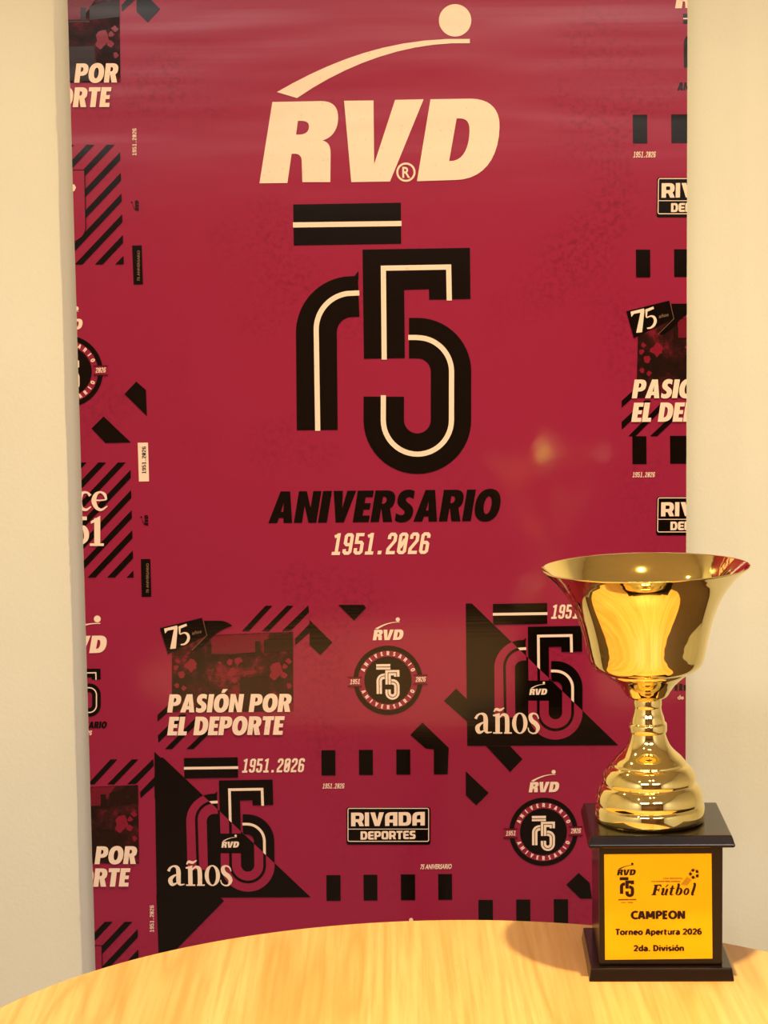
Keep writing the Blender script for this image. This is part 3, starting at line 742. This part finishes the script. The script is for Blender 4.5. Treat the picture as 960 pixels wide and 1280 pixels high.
# ------------------------------------------------------------------ trophy
fl = hit(736.6, 1228.6, Vector((0, 0, TZ)), Vector((0, 0, 1))); fr = hit(917.6, 1226.0, Vector((0, 0, TZ)), Vector((0, 0, 1)))
yaw = R(-2.1)
ex = Vector((math.cos(yaw), math.sin(yaw), 0)); ey = Vector((-math.sin(yaw), math.cos(yaw), 0))
mid = (fl + fr) / 2; W = (fr - fl).length
D = W * 0.97
base = mid + ey * (D / 2)
trophy = thing('trophy', 'gold metal cup trophy on a dark wooden plinth with a yellow plaque', 'trophy', (base.x, base.y, TZ))
def zfront(py, inset=0.0):       # height of a point seen at row py on the front plane
    return hit(827, py, mid + ey * inset, -ey).z
def slab(profile, name):
    """square plinth tier from (half width, z) rings"""
    V, F = [], []
    for hw, z in profile:
        for sx, sy in ((-1, -1), (1, -1), (1, 1), (-1, 1)):
            V.append(base + ex * (sx * hw) + ey * (sy * hw * 0.97) + Vector((0, 0, z - TZ)))
    for i in range(len(profile) - 1):
        for k in range(4):
            F.append((i * 4 + k, i * 4 + (k + 1) % 4, i * 4 + 4 + (k + 1) % 4, i * 4 + 4 + k))
    F.append((3, 2, 1, 0)); n = (len(profile) - 1) * 4; F.append((n, n + 1, n + 2, n + 3))
    o = link_mesh(name, V, F, M['plinth'], parent=trophy)
    bevel(o, .0012, 2)
    return o
pxm = W / 181.0
z_foot = zfront(1211)
slab([(90.5 * pxm, TZ), (90.2 * pxm, TZ + .002), (88.5 * pxm, z_foot - .003), (88 * pxm, z_foot)], 'plinth_foot')
cin = 13.5 * pxm
z_ct, z_up0, z_up1 = zfront(1062, cin), zfront(1060.5), zfront(1045.5)
chw = 90.5 * pxm - cin
slab([(chw, z_foot), (chw, z_up0 + .0005)], 'plinth_column')
slab([(89.5 * pxm, z_up0), (91.5 * pxm, z_up0 + .002), (90.5 * pxm, z_up0 + .004), (87.8 * pxm, z_up1 - .002), (87 * pxm, z_up1)], 'plinth_top')

# plaque on the column front
pf = Face(mid + ey * (cin - .0016 + (90.5 * pxm * 0.03)), ex, (0, 0, 1), -ey)
pf.o = base - ey * (chw * 0.97 + .0016)
q = [pf.ab(*p) for p in ((756.4, 1199.8), (890.6, 1198.2), (889.4, 1067.0), (755.2, 1068.0))]
V = [pf.o + ex * a + Vector((0, 0, b)) for a, b in q]; V += [p + ey * .0018 for p in V]
plaque_o = link_mesh('plaque', V, [(0, 1, 2, 3), (7, 6, 5, 4), (1, 0, 4, 5), (2, 1, 5, 6), (3, 2, 6, 7), (0, 3, 7, 4)], M['plaque'], parent=trophy)
plaque_o['label'] = 'yellow metal plaque with engraved lettering'
plaque = sub(trophy, plaque_o)
zp = lambda x, y: (740 + x * .17708, 1050 + y * .17708)
ln = lambda t, x0, x1, y, h, b=16: tf(place(sans(t, b), (x0, y), (x1, y - (x1 - x0) * .006), (0, -h)), zp)
pp = lambda name, layers: pf.make(name, plaque, layers)
pp('engraved_word', [('ink', ln('CAMPEON', 276, 658, 558, 56, 25), 0)])
pp('engraved_line', [('ink', ln('Torneo Apertura 2026', 166, 775, 670, 42, 24), 0)])
pp('engraved_line', [('ink', ln('2da. División', 294, 650, 784, 41, 24), 0)])
lg = aff(rvd_logo(False), 176, 249, .444, 324.6, 229, .40)
lg += aff(emblem_bands(), 195, 262, .46, 366.6, 254.5, .415)
lg += place(ANIV, (184, 426), (312, 424), (1, -9)) + place(plain('1951', .02), (206, 445), (238, 444), (0, -7)) + place(plain('2026', .02), (252, 444), (290, 443), (0, -7))
pp('engraved_logo', [('ink', tf(lg, zp), 0)])
zb = lambda x, y: (805 + x / 12, 1075 + y / 12)
fb = []
pen_ = pen
pen = lambda pts, n=6: pen_([(x, y, w_ * 1.35) for x, y, w_ in pts], n)
# Futbol in slanted serif capitals (coordinates of the lettering itself)
fb += poly((150, 370), (258, 366), (262, 402), (248, 402), (238, 384), (205, 384), (192, 438), (222, 436), (228, 420), (238, 420), (226, 474), (216, 474), (216, 456), (186, 456), (174, 508), (184, 528), (108, 528), (112, 518), (128, 510), (160, 384), (148, 380))
fb += pen([(262, 440, 6), (292, 428, 22), (284, 470, 26), (270, 508, 24), (288, 522, 12), (314, 506, 8)]) + pen([(350, 428, 24), (338, 470, 26), (324, 512, 22), (340, 522, 9), (352, 514, 4)]) + poly((318, 404), (350, 366), (374, 368), (330, 408))
fb += pen([(432, 378, 14), (420, 430, 26), (400, 500, 26), (412, 522, 14), (440, 510, 5)]) + poly((386, 432), (392, 418), (462, 414), (458, 430))
fb += pen([(500, 366, 10), (522, 366, 24), (505, 440, 26), (482, 512, 22)]) + pen([(482, 514, 10), (510, 524, 10), (545, 500, 24), (560, 455, 26), (545, 424, 14), (522, 436, 5)])
c = (636, 472)
fb += fill([[(c[0] + (44 * math.cos(t)) - 10 * math.sin(t), c[1] + 54 * math.sin(t)) for t in [2 * math.pi * k / 28 for k in range(28)]],
            [(c[0] + (13 * math.cos(-t)) - 9 * math.sin(-t), c[1] + 33 * math.sin(-t)) for t in [2 * math.pi * k / 28 for k in range(28)]]])
fb += pen([(740, 358, 10), (764, 356, 24), (748, 430, 28), (722, 508, 26), (734, 522, 12), (752, 512, 5)])
pp('engraved_word', [('ink', tf(fb, zb), 0)])
pen = pen_
ball = []
bc = (752, 205)
for k in range(5):
    a = R(-110 + 72 * k); x, y = bc[0] + 56 * math.cos(a), bc[1] + 56 * math.sin(a)
    ball += poly(*[(x + 27 * math.cos(a + math.pi + 2 * math.pi * j / 5), y + 27 * math.sin(a + math.pi + 2 * math.pi * j / 5)) for j in range(5)])
li = ring(bc[0], bc[1], 66, 71, n=30)
for k in range(6): li += strip([(556 + 17 * k, 372 + 2 * k), (650 + 12 * k, 250 + 8 * k)], 6)
rn = random.Random(5); x = 112
while x < 545:
    wd = rn.uniform(9, 20)
    li += rect(x, 308 + rn.uniform(0, 5), x + wd, 330); x += wd + rn.choice((4, 5, 12))
li += place(plain('LIGA REGIONAL', .02), (290, 286), (585, 284), (0, -25))
pp('engraved_emblem', [('ink', tf(ball, zb), 0), ('inklight', tf(li, zb), 0)])

# turned gold metal: rows of the photograph give each ring's height on the axis
zax = lambda py: hit(827, py, base, Vector((0, -1, 0))).z
cup_s = pxm * (1 + D / 2 / 2.24)
z0 = z_up1
tilt = R(-1.1)
piv = Vector((base.x, base.y, z0))
cx_ = hit(812, 1027, base, Vector((0, -1, 0))).x
ctr = (cx_, base.y - .002)
RM = Matrix.Rotation(tilt, 3, 'Y')
piv = Vector((cx_, base.y, z0))
tip = lambda v: piv + RM @ (v - piv)
def prof(pts): return [(r * cup_s, z0 + (zax(1027) - z0) * 0 + (1027 - y) * hz) for r, y in pts]
hz = (zax(712) - zax(1027)) / (1027 - 712)
def smooth_prof(pts, n=5):
    q = [pts[0]] + pts + [pts[-1]]; out = []
    for i in range(1, len(q) - 2):
        for k in range(n):
            t = k / n
            out.append(tuple(0.5 * (2 * q[i][j] + (q[i + 1][j] - q[i - 1][j]) * t + (2 * q[i - 1][j] - 5 * q[i][j] + 4 * q[i + 1][j] - q[i + 2][j]) * t * t
                       + (3 * q[i][j] - q[i - 1][j] - 3 * q[i + 1][j] + q[i + 2][j]) * t ** 3) for j in (0, 1)))
    return out + [pts[-1]]
def turned(name, pts, n=128):
    v, f = lathe(prof(pts), ctr, n, tip)
    o = link_mesh(name, v, f, M['gold'], parent=trophy, smooth=True)
    return o
# stepped foot bell
bell = [(64, 1027), (67.2, 1026), (67.6, 1022), (67.6, 1011), (67, 1007.5), (65, 1005.8)]
bell += smooth_prof([(65, 1005.5), (66, 1000), (64.5, 992), (60.5, 984), (57, 980.5)])
bell += smooth_prof([(56.6, 980), (57.5, 975), (55.5, 968), (51, 961), (47, 957.5)])
bell += [(45.4, 957), (45.8, 955.5), (45, 954)]
bell += smooth_prof([(44.5, 953.5), (40, 948), (33, 941.5), (27.5, 935), (24, 928), (21.8, 921), (21.0, 917)])
turned('foot_bell', bell)
neck = [(21, 917.5), (22.6, 917), (23.2, 915), (23.2, 907.5), (22.6, 905.8), (21, 905)]
neck += smooth_prof([(20.8, 904.5), (19.6, 898), (17.6, 892), (16.6, 886)]) + [(17, 885), (17.3, 883), (17.3, 876.5), (16.8, 875)]
turned('stem', neck)
collar = smooth_prof([(17, 875.4), (21, 874.2), (25, 871.5), (28.5, 866), (34, 858.5), (42, 851), (49.5, 845), (51, 841)])
turned('collar', collar)
outer = smooth_prof([(52, 841.8), (58, 840.5), (64.5, 836.5), (69, 830), (72, 820), (74.6, 808), (77.5, 795), (81.5, 780), (86.8, 765), (93.5, 751), (102, 738), (111.5, 727), (121, 718.5), (127.2, 713.5)], 6)
lip = [(128.3, 712.6), (128.7, 711.8), (128.2, 711.2)]
inner = smooth_prof([(127, 711.6), (119.5, 717.5), (110, 726), (100.5, 737), (92, 750.5), (85.3, 764.5), (80, 780), (76, 795), (73.1, 808), (70.5, 820), (67.5, 829), (62, 835), (50, 838), (30, 839)], 6)
turned('cup_bowl', outer + lip + inner, 160)
